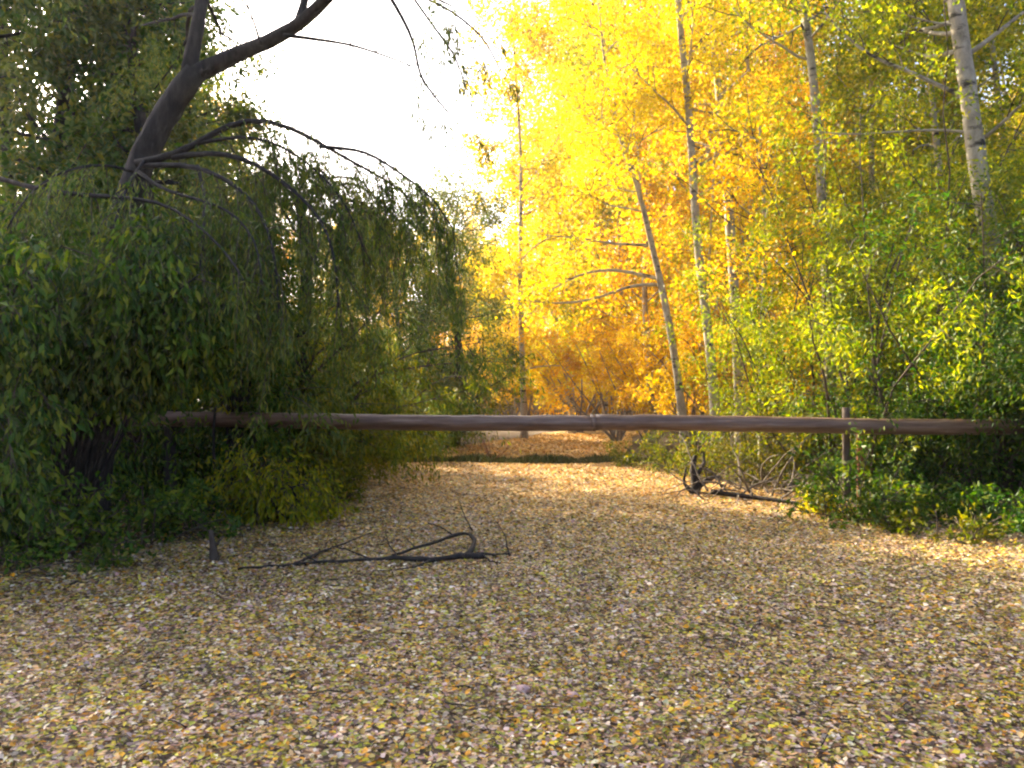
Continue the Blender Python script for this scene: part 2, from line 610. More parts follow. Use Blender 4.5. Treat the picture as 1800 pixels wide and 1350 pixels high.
def side_dir(rg, d, ang, az=None):
    ref = np.array([0, 0, 1.0]) if abs(d[2]) < 0.9 else np.array([1.0, 0, 0])
    a = unit(np.cross(d, ref))
    b = np.cross(d, a)
    az = rg.uniform(0, 2 * math.pi) if az is None else az
    return math.cos(ang) * d + math.sin(ang) * (math.cos(az) * a + math.sin(az) * b)


class Plant:
    """collects the wood and the leaves of one plant, then builds its objects"""

    def __init__(s, base, seed):
        s.base = np.asarray(base, float)
        s.rg = np.random.default_rng(seed)
        s.trunks, s.branches, s.tw, s.segA, s.segB = [], [], MB(), [], []

    def trunk(s, pts, rad, sides=10):
        s.trunks.append((np.asarray(pts, float), rad, sides))

    def branch(s, pts, r0, r1, sides=6):
        s.branches.append((np.asarray(pts, float), np.linspace(r0, r1, len(pts)), sides))

    def twig(s, pts, r0, r1, leaf_from=0.2, tube=True):
        pts = np.asarray(pts)
        if tube:
            s.tw.tube(pts, np.linspace(r0, r1, len(pts)), 3, False)
        k = int(leaf_from * (len(pts) - 1))
        s.segA.append(pts[k:-1])
        s.segB.append(pts[k + 1:])

    def spread(s, pts, n_sub, sub_len, n_twig, twig_len, ang=0.9, pull=(0, 0, 0), t0=0.25, r=0.02, wig=0.16, twig_pull=None, tube=True):
        rg = s.rg
        tp = pull if twig_pull is None else twig_pull
        for i in range(n_sub):
            p, d = at_line(pts, t0 + (1 - t0) * (i + rg.random()) / n_sub)
            q = grow_line(rg, p, side_dir(rg, d, ang * rg.uniform(0.6, 1.2)), sub_len * rg.uniform(0.55, 1.15), 5, wig, pull)
            s.twig(q, r, r * 0.35, 0.4)
            for j in range(n_twig):
                p2, d2 = at_line(q, 0.25 + 0.75 * (j + rg.random()) / n_twig)
                q2 = grow_line(rg, p2, side_dir(rg, d2, ang * rg.uniform(0.5, 1.2)), twig_len * rg.uniform(0.5, 1.2), 4, wig, tp)
                s.twig(q2, r * 0.4, r * 0.15, 0.0, tube)

    def leaves(s, n, size, ratio, sig, droop=0.3, along=0.6, outfold=0.25):
        A = np.concatenate(s.segA)
        B = np.concatenate(s.segB)
        rg = s.rg
        w = np.linalg.norm(B - A, axis=1)
        k = rg.choice(len(A), n, p=w / w.sum())
        u = rg.random(n)[:, None]
        C = A[k] * (1 - u) + B[k] * u + rg.normal(0, sig, (n, 3))
        d = unit(B[k] - A[k]) * along + rg.normal(0, 0.55, (n, 3))
        d[:, 2] -= droop
        lo = gz(C[:, 0] + s.base[0] * 0, C[:, 1])
        keep = C[:, 2] > lo + 0.03
        C, d = C[keep], d[keep]
        L = size * rg.uniform(0.6, 1.25, len(C))
        return leaf_batch(C, d, L, ratio, rg, outfold)

    def build(s, name, label, cat, group, bark, leaf, lv, twig_mat='twig', single_leaves=None):
        root = thing(name, s.base, label, cat, group)
        host = root
        for i, (pts, rad, sides) in enumerate(s.trunks):
            mb = MB()
            mb.tube(pts, rad, sides, True, 0.06 if bark == 'dark_bark' else 0.035)
            t = mb.build('trunk' if cat == 'tree' else 'stem', M[bark], root, s.base)
            if i == 0:
                host = t
        for pts, rad, sides in s.branches:
            mb = MB()
            mb.tube(pts, rad, sides, True, 0.03)
            mb.build('branch', M[bark], host, s.base)
        if s.tw.n:
            o = s.tw.build('twigs', M[twig_mat], root, s.base)
            o['kind'] = 'stuff'
        V, F = lv
        c = obj('crown' if cat == 'tree' else 'foliage', new_mesh('crown', V - s.base, F), M[leaf], root)
        c['kind'] = 'stuff'
        return root


def smooth_line(pts, n):
    pts = np.asarray(pts, float)
    t = np.linspace(0, 1, len(pts))
    u = np.linspace(0, 1, n)
    q = np.stack([np.interp(u, t, pts[:, k]) for k in range(3)], 1)
    for _ in range(2):
        q[1:-1] = 0.25 * q[:-2] + 0.5 * q[1:-1] + 0.25 * q[2:]
    return q


def std_tree(seed, name, label, group, pts, r0, r1, bark, leaf, n_limb, limb_len, n_leaf, size, ratio=0.75, t0=0.3, elev=(0.3, 0.9),
             sig=0.16, droop=0.2, pull=(0, 0, 0.15), n_sub=5, n_twig=5, sub=1.3, twl=0.7, az=None, extra=None):
    base = np.asarray(pts[0], float)
    pl = Plant(base, seed)
    rg = pl.rg
    line = smooth_line(pts, 26)
    rad = np.linspace(r0, r1, 26)
    rad[:3] *= (1.45, 1.2, 1.06)
    line = line.copy()
    line[0, 2] -= 0.15
    pl.trunk(line, rad)
    for i in range(n_limb):
        t = t0 + (0.98 - t0) * (i + rg.random()) / n_limb
        p, d = at_line(line, t)
        a = rg.uniform(0, 2 * math.pi) if az is None else rg.uniform(*az)
        e = rg.uniform(*elev)
        dd = np.array([math.cos(a) * math.cos(e), math.sin(a) * math.cos(e), math.sin(e)])
        fr = (t - t0) / (1 - t0)
        L = limb_len * rg.uniform(0.6, 1.1) * (1.0 - 0.55 * fr * fr)
        q = grow_line(rg, p, dd, L, 7, 0.12, pull)
        pl.branch(q, max(0.018, (r0 + (r1 - r0) * t) * 0.36), 0.012)
        pl.spread(q, n_sub, sub, n_twig, twl, 0.85, pull, 0.25, 0.014, tube=False)
    if extra:
        extra(pl, line)
    return pl.build(name, label, 'tree', group, bark, leaf, pl.leaves(n_leaf, size, ratio, sig, droop))


def shrub(seed, name, label, group, base, n_stem, h, lean, bark, leaf, n_leaf, size, ratio, sig=0.09, droop=0.4, pull=(0, 0, -0.4),
          n_sub=7, n_twig=5, sub=0.8, twl=0.45, twig_pull=(0, 0, -0.6), r=0.028, az=None, t0=0.2):
    base = np.asarray(base, float)
    pl = Plant(base, seed)
    rg = pl.rg
    for i in range(n_stem):
        a = rg.uniform(0, 2 * math.pi) if az is None else rg.uniform(*az)
        e = math.pi / 2 - lean * rg.uniform(0.15, 1.0)
        d = np.array([math.cos(a) * math.cos(e), math.sin(a) * math.cos(e), math.sin(e)])
        L = h * rg.uniform(0.65, 1.1)
        p = base + np.array([rg.normal(0, 0.12), rg.normal(0, 0.12), -0.06])
        q = grow_line(rg, p, d, L, 9, 0.09, pull)
        pl.trunk(q, np.linspace(r * rg.uniform(0.8, 1.3), 0.006, len(q)), 5)
        pl.spread(q, n_sub, sub, n_twig, twl, 0.9, pull, t0, 0.009, 0.17, twig_pull, tube=False)
    return pl.build(name, label, 'shrub', group, bark, leaf, pl.leaves(n_leaf, size, ratio, sig, droop))


def put(proto, first, x, y, s, rz, label, group=None):
    o = proto if first else copy_tree(proto, None, ('branch', 'twigs') if y > 37 else ())
    o.location = (x, y, float(gz(x, y)) - 0.05)
    o.rotation_euler = (0, 0, rz)
    o.scale = (s, s, s)
    o['label'] = label
    if group:
        o['group'] = group
    return o


def ground_pt(px, Y):
    x = (px - 900.0) / FPX * Y
    return np.array([x, Y, float(gz(x, Y))])


tag(twig_litter(), 'thin dark twigs strewn among the fallen leaves', 'twigs', kind='stuff')

# ------------------------------------------------------------------ pole barrier across the path
def barrier():
    D = 10.5
    A, Bp = P(215, 737.5, D), P(1790, 750, D)
    r = 14.0 / FPX * D
    root = thing('barrier_pole', ground_pt(1000, D), 'long weathered brown pole barrier spanning the whole path at waist height', 'barrier')
    o0 = np.array(root.location)
    J = P(1042, 743.5, D)

    def bar(a, b, r0, r1, name):
        n = 46
        pts = np.linspace(a, b, n)
        pts[:, 2] += 0.014 * np.sin(np.linspace(0, 5, n) + a[0]) + rng.normal(0, 0.003, n)
        pts[:, 1] += rng.normal(0, 0.004, n)
        mb = MB()
        mb.tube(pts, np.linspace(r0, r1, n) * (1 + 0.012 * np.sin(np.arange(n) * 1.7)), 20, True, 0.010)
        return mb.build(name, M['pole'], root, o0)
    bar(A, J, r * 0.95, r, 'pole')
    bar(J + np.array([0.004, 0, 0]), Bp, r * 1.0, r * 0.98, 'pole')
    mb = MB()
    mb.tube([J - np.array([0.035, 0, 0]), J - np.array([0.033, 0, 0]), J + np.array([0.033, 0, 0]), J + np.array([0.035, 0, 0])],
            [r * 1.0, r * 1.07, r * 1.07, r * 1.0], 20)
    mb.build('joint_band', M['pole'], root, o0)
    for px, mt, rr, top in ((1487, 'twig', 0.05, 716), (1512, 'red_post', 0.05, 742), (300, 'dark_bark', 0.085, 715)):
        g = ground_pt(px, D + 0.28)
        tp = P(px, top, D + 0.28)
        mb = MB()
        zs = np.linspace(g[2] - 0.3, tp[2], 8)
        mb.tube([(g[0], g[1], z) for z in zs], np.linspace(rr * 1.05, rr, 8), 12, True, 0.03)
        mb.build('post', M[mt], root, o0)


barrier()

# ------------------------------------------------------------------ left: the leaning tree with drooping boughs
def leaning_tree():
    D = 9.5
    base = ground_pt(165, D)
    pl = Plant(base, 11)
    rg = pl.rg
    tr = smooth_line([base - np.array([0, 0, 0.2]), P(172, 760, D), P(182, 600, D), P(200, 430, D), P(243, 285, D), P(290, 190, D), P(340, 122, D)], 26)
    rad = np.interp(np.linspace(0, 1, 26), [0, 0.1, 0.5, 0.75, 1], [0.20, 0.18, 0.165, 0.15, 0.13])
    pl.trunk(tr, rad, 12)
    up = smooth_line([P(325, 140, D), P(340, 60, D), P(352, -20, D + .2), P(372, -160, D + .4), P(360, -330, D + .5)], 14)
    pl.trunk(up, np.linspace(0.10, 0.04, 14), 10)
    limb = smooth_line([P(330, 132, D), P(375, 108, D), P(440, 80, D), P(500, 55, D - .2), P(545, 20, D - .4), P(600, -40, D - .7), P(690, -130, D - 1), P(800, -200, D - 1.2)], 18)
    pl.trunk(limb, np.linspace(0.11, 0.04, 18), 10)
    L2 = smooth_line([P(520, 45, D - .2), P(530, 5, D - .2), P(545, -60, D)], 6)
    pl.branch(L2, 0.07, 0.03)

    arcs = [
        ([(235, 285), (300, 275), (345, 250), (400, 212), (455, 202), (520, 222), (580, 262), (650, 300), (720, 335), (760, 390)], 0.045, 0.0),
        ([(250, 290), (330, 285), (390, 310), (440, 345), (470, 400), (485, 470), (490, 560)], 0.035, 1.3),
        ([(300, 275), (380, 262), (450, 285), (520, 335), (565, 385), (590, 450), (594, 540)], 0.035, 0.9),
        ([(345, 290), (358, 340), (356, 400), (350, 470)], 0.025, 1.5),
        ([(-60, 300), (0, 312), (60, 332), (130, 342), (220, 345), (290, 352), (340, 390), (400, 440), (430, 500)], 0.035, 1.5),
        ([(230, 300), (200, 290), (150, 288), (90, 305), (40, 345), (10, 400)], 0.02, 1.3),
        ([(250, 280), (235, 300), (215, 340), (195, 400), (190, 470)], 0.018, 1.6),
        ([(560, 255), (640, 262), (700, 300), (760, 345), (795, 400)], 0.022, 0.3),
        ([(240, 300), (280, 330), (330, 345), (400, 365), (450, 420), (460, 500)], 0.025, 1.4),
        ([(345, 250), (420, 235), (490, 250), (560, 300), (610, 360), (640, 440)], 0.022, 0.5),
        ([(640, -80), (695, 5), (728, 70), (735, 130), (770, 175), (805, 215)], 0.025, 0.0),
        ([(690, -60), (760, 40), (800, 95), (818, 150)], 0.016, 0.2),
        ([(650, -90), (720, -20), (790, 10), (850, 60), (880, 120)], 0.018, 0.4),
        ([(495, 57), (530, 61), (580, 68), (620, 75), (680, 95), (730, 115)], 0.024, 0.1),
        ([(455, 75), (445, 40), (430, 0), (410, -40)], 0.02, 0.2),
    ]
    for k, (px, r, dz) in enumerate(arcs):
        m = len(px)
        q = smooth_line([P(a, b, D - 0.3 - dz * i / m * 1.2) for i, (a, b) in enumerate(px)], 16)
        pl.branch(q, r, 0.008)
        if k < 10:
            nt = 26 if k in (0, 7, 9) else 19
            for i in range(nt):                       # hanging whips
                p, d = at_line(q, 0.22 + 0.78 * (i + rg.random()) / nt)
                e = grow_line(rg, p, d * 0.5 + rg.normal(0, 0.35, 3) + np.array([0, 0, -0.3]), rg.uniform(0.5, 1.5), 7, 0.07, (0, 0, -2.2))
                pl.twig(e, 0.006, 0.002, 0.1)
                for j in range(2):
                    p2, d2 = at_line(e, rg.uniform(0.2, 0.8))
                    pl.twig(grow_line(rg, p2, d2 + rg.normal(0, 0.5, 3), rg.uniform(0.2, 0.5), 4, 0.1, (0, 0, -1.5)), 0.004, 0.002, 0.0)
        elif k < 13:
            pl.spread(q, 6, 0.5, 3, 0.3, 0.8, (0, 0, -0.8), 0.35, 0.006)
        else:
            for i in range(4):
                p, d = at_line(q, 0.4 + 0.15 * i)
                pl.tw.tube(grow_line(rg, p, d + rg.normal(0, 0.4, 3), 0.35, 4, 0.12, (0, 0, -0.3)), np.linspace(0.010, 0.004, 5), 3, False)
    lv = pl.leaves(21000, 0.09, 0.2, 0.035, 0.8)
    pl2 = Plant(base, 12)                               # leafy top of the upright stem, mostly out of the frame
    for i in range(9):
        p, d = at_line(up, 0.35 + 0.65 * i / 9)
        q = grow_line(pl2.rg, p, [-1 + 0.5 * pl2.rg.random(), pl2.rg.normal(0, 0.8), 0.5], 1.8, 6, 0.15, (0, 0, -0.4))
        pl.branch(q, 0.03, 0.01)
        pl2.spread(q, 5, 0.9, 4, 0.5, 0.9, (0, 0, -0.5))
    for i in range(7):
        p, d = at_line(limb, 0.62 + 0.38 * i / 7)
        q = grow_line(pl2.rg, p, [pl2.rg.normal(0.3, 0.6), pl2.rg.normal(-0.6, 0.5), 0.9], 1.5, 6, 0.15, (0, 0, -0.2))
        pl.branch(q, 0.025, 0.01)
        pl2.spread(q, 4, 0.8, 4, 0.5, 0.9, (0, 0, -0.5))
    V2, F2 = pl2.leaves(7000, 0.09, 0.28, 0.07, 0.5)
    V, F = lv
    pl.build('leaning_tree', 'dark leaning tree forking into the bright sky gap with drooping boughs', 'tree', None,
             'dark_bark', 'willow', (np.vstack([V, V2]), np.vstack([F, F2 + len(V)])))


leaning_tree()

def weeping_willow():
    D = 12.6
    base = ground_pt(530, D)
    pl = Plant(base, 77)
    rg = pl.rg
    tr = smooth_line([base - np.array([0, 0, .1]), P(525, 640, D), P(540, 480, D), P(530, 380, D), P(520, 330, D)], 16)
    pl.trunk(tr, np.linspace(0.13, 0.06, 16), 8)
    tips = [(420, 300), (470, 270), (400, 360), (560, 250), (610, 285), (650, 320), (690, 350), (730, 380), (620, 400), (680, 430), (580, 340), (500, 300), (450, 330), (640, 360), (380, 300)]
    for i, (a, b) in enumerate(tips):
        p, d = at_line(tr, rg.uniform(0.55, 1.0))
        e = P(a + rg.normal(0, 28), b + rg.normal(10, 38), D + rg.uniform(-1.2, 1.0))
        mid = 0.5 * (p + e) + np.array([0, 0, rg.uniform(0.05, 0.4) * abs(e[0] - p[0]) + 0.1])
        e2 = e + np.array([0.25 * np.sign(e[0] - p[0]), 0, -0.5])
        q = smooth_line([p, mid, e, e2], 14)
        pl.branch(q, 0.03, 0.007, 5)
        for j in range(26):
            p2, d2 = at_line(q, 0.3 + 0.7 * (j + rg.random()) / 26)
            w = grow_line(rg, p2, d2 * 0.4 + rg.normal(0, 0.4, 3), rg.uniform(0.5, 1.9), 4, 0.06, (0, 0, -2.4))
            pl.twig(w, 0.006, 0.002, 0.0)
    pl.build('weeping_willow', 'weeping willow with a grey-green curtain of fine twigs below the sky gap', 'tree', None, 'dark_bark', 'willow', pl.leaves(22000, 0.085, 0.17, 0.04, 0.9))


weeping_willow()

# ------------------------------------------------------------------ left: the dark overhanging shrub beside the barrier
def overhang(seed, base, targets, label, n_leaf, size, leaf='deep', singles=0, name='overhanging_shrub'):
    """stems arch from the base to the target points and let leafy sprays hang there"""
    base = np.asarray(base, float)
    pl = Plant(base, seed)
    rg = pl.rg
    for tg, hang in targets:
        tg = np.asarray(tg, float)
        mid = 0.5 * (base + tg) + np.array([rg.normal(0, 0.15), rg.normal(0, 0.15), 0.35 * (tg[2] - base[2]) * rg.uniform(0.6, 1.1)])
        q = smooth_line([base + rg.normal(0, 0.1, 3) * (1, 1, 0) - (0, 0, 0.1), 0.5 * (base + mid) + rg.normal(0, 0.1, 3), mid, tg], 14)
        pl.trunk(q, np.linspace(0.026, 0.007, 14), 5)
        pl.spread(q, 6, 0.55, 4, 0.4, 0.9, (0, 0, -0.9), 0.5, 0.007, 0.15, (0, 0, -1.4))
        for i in range(5):
            p, d = at_line(q, 0.7 + 0.06 * i)
            e = grow_line(rg, p, d + rg.normal(0, 0.5, 3), hang * rg.uniform(0.6, 1.1), 6, 0.12, (0, 0, -1.6))
            pl.twig(e, 0.006, 0.002, 0.0)
            for j in range(3):
                p2, d2 = at_line(e, rg.uniform(0.15, 0.9))
                pl.twig(grow_line(rg, p2, d2 + rg.normal(0, 0.7, 3), 0.28, 4, 0.1, (0, 0, -1.2)), 0.004, 0.002, 0.0)
    root = pl.build(name, label, 'shrub', None, 'dark_bark', leaf, pl.leaves(n_leaf, size, 0.36, 0.06, 0.9))
    if singles:
        ms = []
        for k in range(8):
            V, F = leaf_batch(np.zeros((1, 3)), np.array([[0, 0, -1.0]]), 1.0, 0.38, rg, 0.3)
            ms.append(new_mesh('leaf', V, F))
            ms[-1].materials.append(M[leaf])
        A = np.concatenate(pl.segA)
        near = np.argsort(A[:, 1])[:singles * 3]
        for k in rg.choice(near, singles, replace=False):
            o = obj('leaf', ms[k % 8], None, root)
            o.location = A[k] - base + rg.normal(0, 0.05, 3)
            o.rotation_euler = (rg.normal(0, 0.5), rg.normal(0, 0.5), rg.uniform(0, 6.28))
            s = size * rg.uniform(0.9, 1.5)
            o.scale = (s, s, s)
    return root


r_ = np.random.default_rng(5)
def tgt(x0, x1, y0, y1, n, Y0, Y1, h0=0.5, h1=1.0):
    return [(P(r_.uniform(x0, x1), r_.uniform(y0, y1), r_.uniform(Y0, Y1)), r_.uniform(h0, h1)) for _ in range(n)]


overhang(21, ground_pt(120, 9.0), tgt(60, 330, 380, 580, 26, 7.4, 8.8) + tgt(190, 420, 480, 590, 14, 7.6, 8.8, 0.2, 0.45),
         'dark green shrub whose leafy sprays hang over the pole barrier', 21000, 0.115, singles=290)
overhang(22, ground_pt(-60, 8.4), tgt(-160, 130, 380, 760, 28, 6.6, 8.0) + tgt(-100, 60, 780, 900, 6, 6.6, 7.6, 0.3, 0.5),
         'dark green leafy shrub filling the left edge of the picture', 17000, 0.115)
overhang(23, ground_pt(420, 11.0), tgt(320, 500, 370, 520, 18, 9.2, 10.2, 0.2, 0.45),
         'green shrub with yellowing leaf tips behind the left end of the pole', 18000, 0.09, 'green')
overhang(24, ground_pt(500, 9.9), tgt(430, 575, 800, 890, 10, 9.0, 9.9, 0.15, 0.4),
         'low bright green branch spray at the left edge of the path', 4200, 0.085, 'lime', name='low_shrub')

# ------------------------------------------------------------------ olive shrubs, centre left
spots = [(552, 14.5, 3.4, 'olive green willow shrub beside the path just beyond the left pole end', 'olive'),
         (622, 16.8, 2.9, 'rounded olive shrub standing where the pole crosses the far left bank', 'olive'),
         (600, 18.5, 4.3, 'tall willow thicket rising behind the rounded olive shrub', 'willow'),
         (690, 20.2, 1.9, 'small dark willow shrub at the far left corner of the path', 'willow'),
         (470, 13.0, 4.6, 'shadowed willow shrub behind the drooping dark boughs', 'willow'),
         (350, 13.5, 5.0, 'dim green willow shrub in the shade of the leaning tree', 'willow'),
         (180, 13.0, 5.2, 'deep shaded willow shrub left of the leaning trunk', 'green'),
         (20, 12.0, 5.2, 'tall shaded shrub at the far left behind the dark leaves', 'green'),
         (250, 11.6, 2.2, 'low black-green shrub added to darken the hollow behind the hanging sprays', 'deep'),  # added with dark leaves to give the hollow its shade
         (400, 11.8, 2.4, 'low dark shrub added to deepen the shade under the left part of the pole', 'deep'),  # added likewise, darkens the ground seen below the pole
         (500, 12.4, 2.6, 'shadowed green shrub between the hollow and the path', 'olive'),
         (120, 10.6, 2.4, 'dim leafy shrub added to darken the foot of the leaning tree', 'deep'),  # also added to keep the hollow dark
         (540, 22.0, 5.2, 'tall pale willow clump below the sky gap', 'willow'),
         (730, 23.5, 4.2, 'dark green thicket right of the olive shrubs at the path bend', 'green'),
         (790, 26.0, 2.6, 'low shadowed thicket under the orange-tipped bough', 'olive')]
for i, (px, Yd, h, lab, lf) in enumerate(spots):
    shrub(100 + i, 'willow_shrub', lab, 'willow shrubs on the left bank', ground_pt(px, Yd) - np.array([0, 0, 0.02]), 13, h, 0.75,
          'twig', lf, 10600, 0.115 if Yd < 18 else 0.13, 0.26, 0.08, 0.7, (0, 0, -0.7), 8, 5, 0.8, 0.5, (0, 0, -1.2))

# ------------------------------------------------------------------ tall trees, left background
lefts = [(20, 17, 15, 'tall green tree at the upper left edge of the picture', 'green', 3.2),
         (150, 20, 17, 'tall grey-green tree behind the leaning trunk, left of it', 'willow', 3.4),
         (262, 16, 14, 'slim green tree directly behind the fork of the leaning trunk', 'green', 2.1),
         (-120, 13, 14, 'large green tree just outside the upper left corner', 'green', 3.6),
         (305, 25, 12.2, 'hazy green tree whose edge borders the sky gap', 'willow', 1.7),
         (440, 33, 10.2, 'pale willow top poking into the bottom of the sky gap', 'willow', 1.5),
         (-60, 24, 18, 'tall green tree far back in the upper left', 'green', 4.0),
         (90, 15.5, 13, 'green tree with low boughs left of the leaning trunk', 'willow', 3.0),
         (215, 19, 15, 'leafy green tree seen between the leaning trunk and the left edge', 'green', 2.8),
         (310, 19.5, 11.5, 'narrow grey-green tree just left of the sky gap', 'willow', 1.7)]
for i, (px, Yd, h, lab, lf, ll) in enumerate(lefts):
    g = ground_pt(px, Yd)
    rr = np.random.default_rng(300 + i)
    pts = [g, g + (rr.normal(0, .2), 0, h * .35), g + (rr.normal(0, .4), rr.normal(0, .3), h * .7), g + (rr.normal(0, .4), rr.normal(0, .3), h)]
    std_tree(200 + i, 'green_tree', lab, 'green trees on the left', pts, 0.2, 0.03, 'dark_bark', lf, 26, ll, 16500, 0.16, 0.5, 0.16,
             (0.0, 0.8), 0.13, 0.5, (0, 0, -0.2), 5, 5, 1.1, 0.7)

# ------------------------------------------------------------------ the pale-trunked trees on the right
def aspen(seed, label, px_pts, Yd, r0, r1, leaf, n_limb, ll, n_leaf, size, t0, extra=None, az=None, lean=0.0):
    pts = [P(a, b, Yd + lean * i) for i, (a, b) in enumerate(px_pts)]
    g = ground_pt(px_pts[0][0], Yd)
    pts[0] = g
    std_tree(seed, 'pale_trunk_tree', label, 'pale-trunked trees on the right', pts, r0, r1, 'aspen', leaf, n_limb, ll, n_leaf, size, 0.8, t0,
             (0.1, 0.8), 0.15, 0.2, (0, 0, 0.1), 5, 5, 1.1, 0.65, az, extra)


def limbs_px(specs, Yd):
    def f(pl, line):
        for px, r, dz in specs:
            q = smooth_line([P(a, b, Yd + dz * i / len(px)) for i, (a, b) in enumerate(px)], 14)
            pl.branch(q, r, 0.012)
            pl.spread(q, 6, 0.9, 3, 0.5, 0.7, (0, 0, 0), 0.35, 0.012)
    return f


aspen(401, 'slender pale tree leaning left over the bright yellow foliage',
      [(1207, 760), (1190, 640), (1163, 500), (1140, 400), (1118, 310), (1085, 225), (1065, 120), (1050, -40)], 19.0, 0.10, 0.02, 'yellow', 14, 1.9, 11000, 0.085, 0.45,
      limbs_px([([(1160, 490), (1120, 480), (1070, 472), (1020, 480), (975, 505), (930, 535)], 0.05, -1),
                ([(1140, 430), (1080, 428), (1020, 418), (955, 412)], 0.04, -1),
                ([(1165, 500), (1110, 500), (1050, 525), (985, 535), (900, 525)], 0.045, -2),
                ([(1125, 330), (1095, 270), (1085, 200), (1075, 120)], 0.03, 0)], 19.0), lean=-0.1)
aspen(402, 'tall straight pale tree right of the leaning one, trunk rising past the frame',
      [(1265, 770), (1248, 600), (1232, 480), (1222, 350), (1214, 200), (1200, 60), (1188, -80), (1180, -300)], 17.5, 0.11, 0.055, 'yellow', 18, 2.2, 14000, 0.08, 0.42)
aspen(403, 'grey-barked tree close behind the tall straight pale one',
      [(1305, 760), (1297, 620), (1290, 480), (1280, 330), (1270, 200), (1258, 80), (1250, -60), (1245, -250)], 19.5, 0.14, 0.06, 'gold', 18, 2.3, 14000, 0.085, 0.42)
aspen(404, 'white trunk glimpsed above the feathery green shrub, mid right',
      [(1462, 790), (1458, 560), (1450, 400), (1443, 270), (1434, 140), (1422, 40), (1412, -60), (1400, -300)], 14.5, 0.10, 0.055, 'ygreen', 14, 2.0, 9000, 0.075, 0.62)
aspen(405, 'thick pale trunk with dark scars near the upper right corner',
      [(1775, 880), (1765, 620), (1745, 430), (1722, 290), (1708, 160), (1692, 40), (1680, -60), (1660, -330)], 12.0, 0.155, 0.105, 'lime', 12, 1.9, 9000, 0.075, 0.62,
      limbs_px([([(1712, 170), (1660, 150), (1600, 118), (1540, 100), (1480, 50), (1450, 10)], 0.035, 1),
                ([(1725, 232), (1660, 225), (1590, 228), (1500, 235), (1430, 228)], 0.022, 1),
                ([(1735, 240), (1765, 215), (1800, 180), (1840, 170)], 0.03, -1),
                ([(1690, 40), (1650, 35), (1610, 25), (1570, 10)], 0.016, 0)], 12.0), az=(-0.6, 2.4))
aspen(406, 'thin dark-stemmed sapling between the pale trunks and the green shrubs',
      [(1338, 770), (1338, 640), (1342, 540), (1346, 440), (1344, 330), (1338, 220)], 15.0, 0.06, 0.02, 'gold', 12, 1.1, 4000, 0.075, 0.35)
aspen(407, 'thin white sapling stem rising through yellow leaves beside the tall trunks',
      [(1250, 765), (1250, 650), (1246, 560), (1248, 450), (1255, 330), (1262, 200)], 22.0, 0.06, 0.02, 'yellow', 10, 1.3, 4000, 0.09, 0.3)

# ------------------------------------------------------------------ yellow wood behind
protos = []
for i in range(6):
    rr = np.random.default_rng(500 + i)
    h = rr.uniform(14.5, 16.5)
    pts = [np.array([0, 0, 0.0]), np.array([rr.normal(0, .25), rr.normal(0, .25), h * .35]), np.array([rr.normal(0, .5), rr.normal(0, .4), h * .7]), np.array([rr.normal(0, .6), rr.normal(0, .4), h])]
    protos.append(std_tree(500 + i, 'yellow_tree', 'x', 'yellow trees of the wood behind', pts, 0.12, 0.025, 'aspen', ('yellow', 'yellow', 'ygreen', 'gold', 'ygreen', 'lime')[i], 30, 3.0, 20500, 0.12, 0.8,
                           0.14, (0.0, 0.8), 0.17, 0.2, (0, 0, 0.1), 5, 5, 1.3, 0.8))
yl = [(922, 31, 1.05, 0, 'bright yellow tree bordering the sky gap on its right side'),
      (1005, 37, 1.3, 1, 'glowing yellow tree behind the top of the leaning pale tree'),
      (1090, 33, 1.15, 2, 'yellow tree filling the top centre right behind the thin branches'),
      (1150, 25, 0.95, 3, 'golden tree between the leaning tree and the straight trunk'),
      (1240, 30, 1.15, 3, 'yellow tree directly behind the straight pale trunk'),
      (1330, 24, 1.0, 0, 'deep yellow tree right of the grey-barked trunk'),
      (1400, 29, 1.15, 2, 'yellow tree behind the white trunk at mid right'),
      (1520, 22, 1.0, 5, 'green tree above the feathery green shrubs'),
      (1610, 24, 1.1, 4, 'yellow-green tree behind the branches of the thick pale trunk'),
      (1690, 19, 0.95, 5, 'bright green tree showing left of the thick pale trunk top'),
      (1810, 22, 1.1, 5, 'tall green tree behind the upper right corner'),
      (1930, 18, 1.0, 2, 'yellow-green tree just outside the right edge')]
used = set()
for px, Yd, s, k, lab in yl:
    x = (px - 900) / FPX * Yd
    put(protos[k], k not in used, x, Yd, s, rng.uniform(0, 6.28), lab)
    used.add(k)
for i in range(26):                                      # farther trees of the same wood
    Yd = rng.uniform(38, 62)
    px = 960 + 950 * (i + rng.random()) / 26
    put(protos[i % 5], False, (px - 900) / FPX * Yd, Yd, rng.uniform(1.1, 1.5), rng.uniform(0, 6.28), 'far yellow tree deep in the wood right of the sky gap', 'far yellow trees right of the gap')

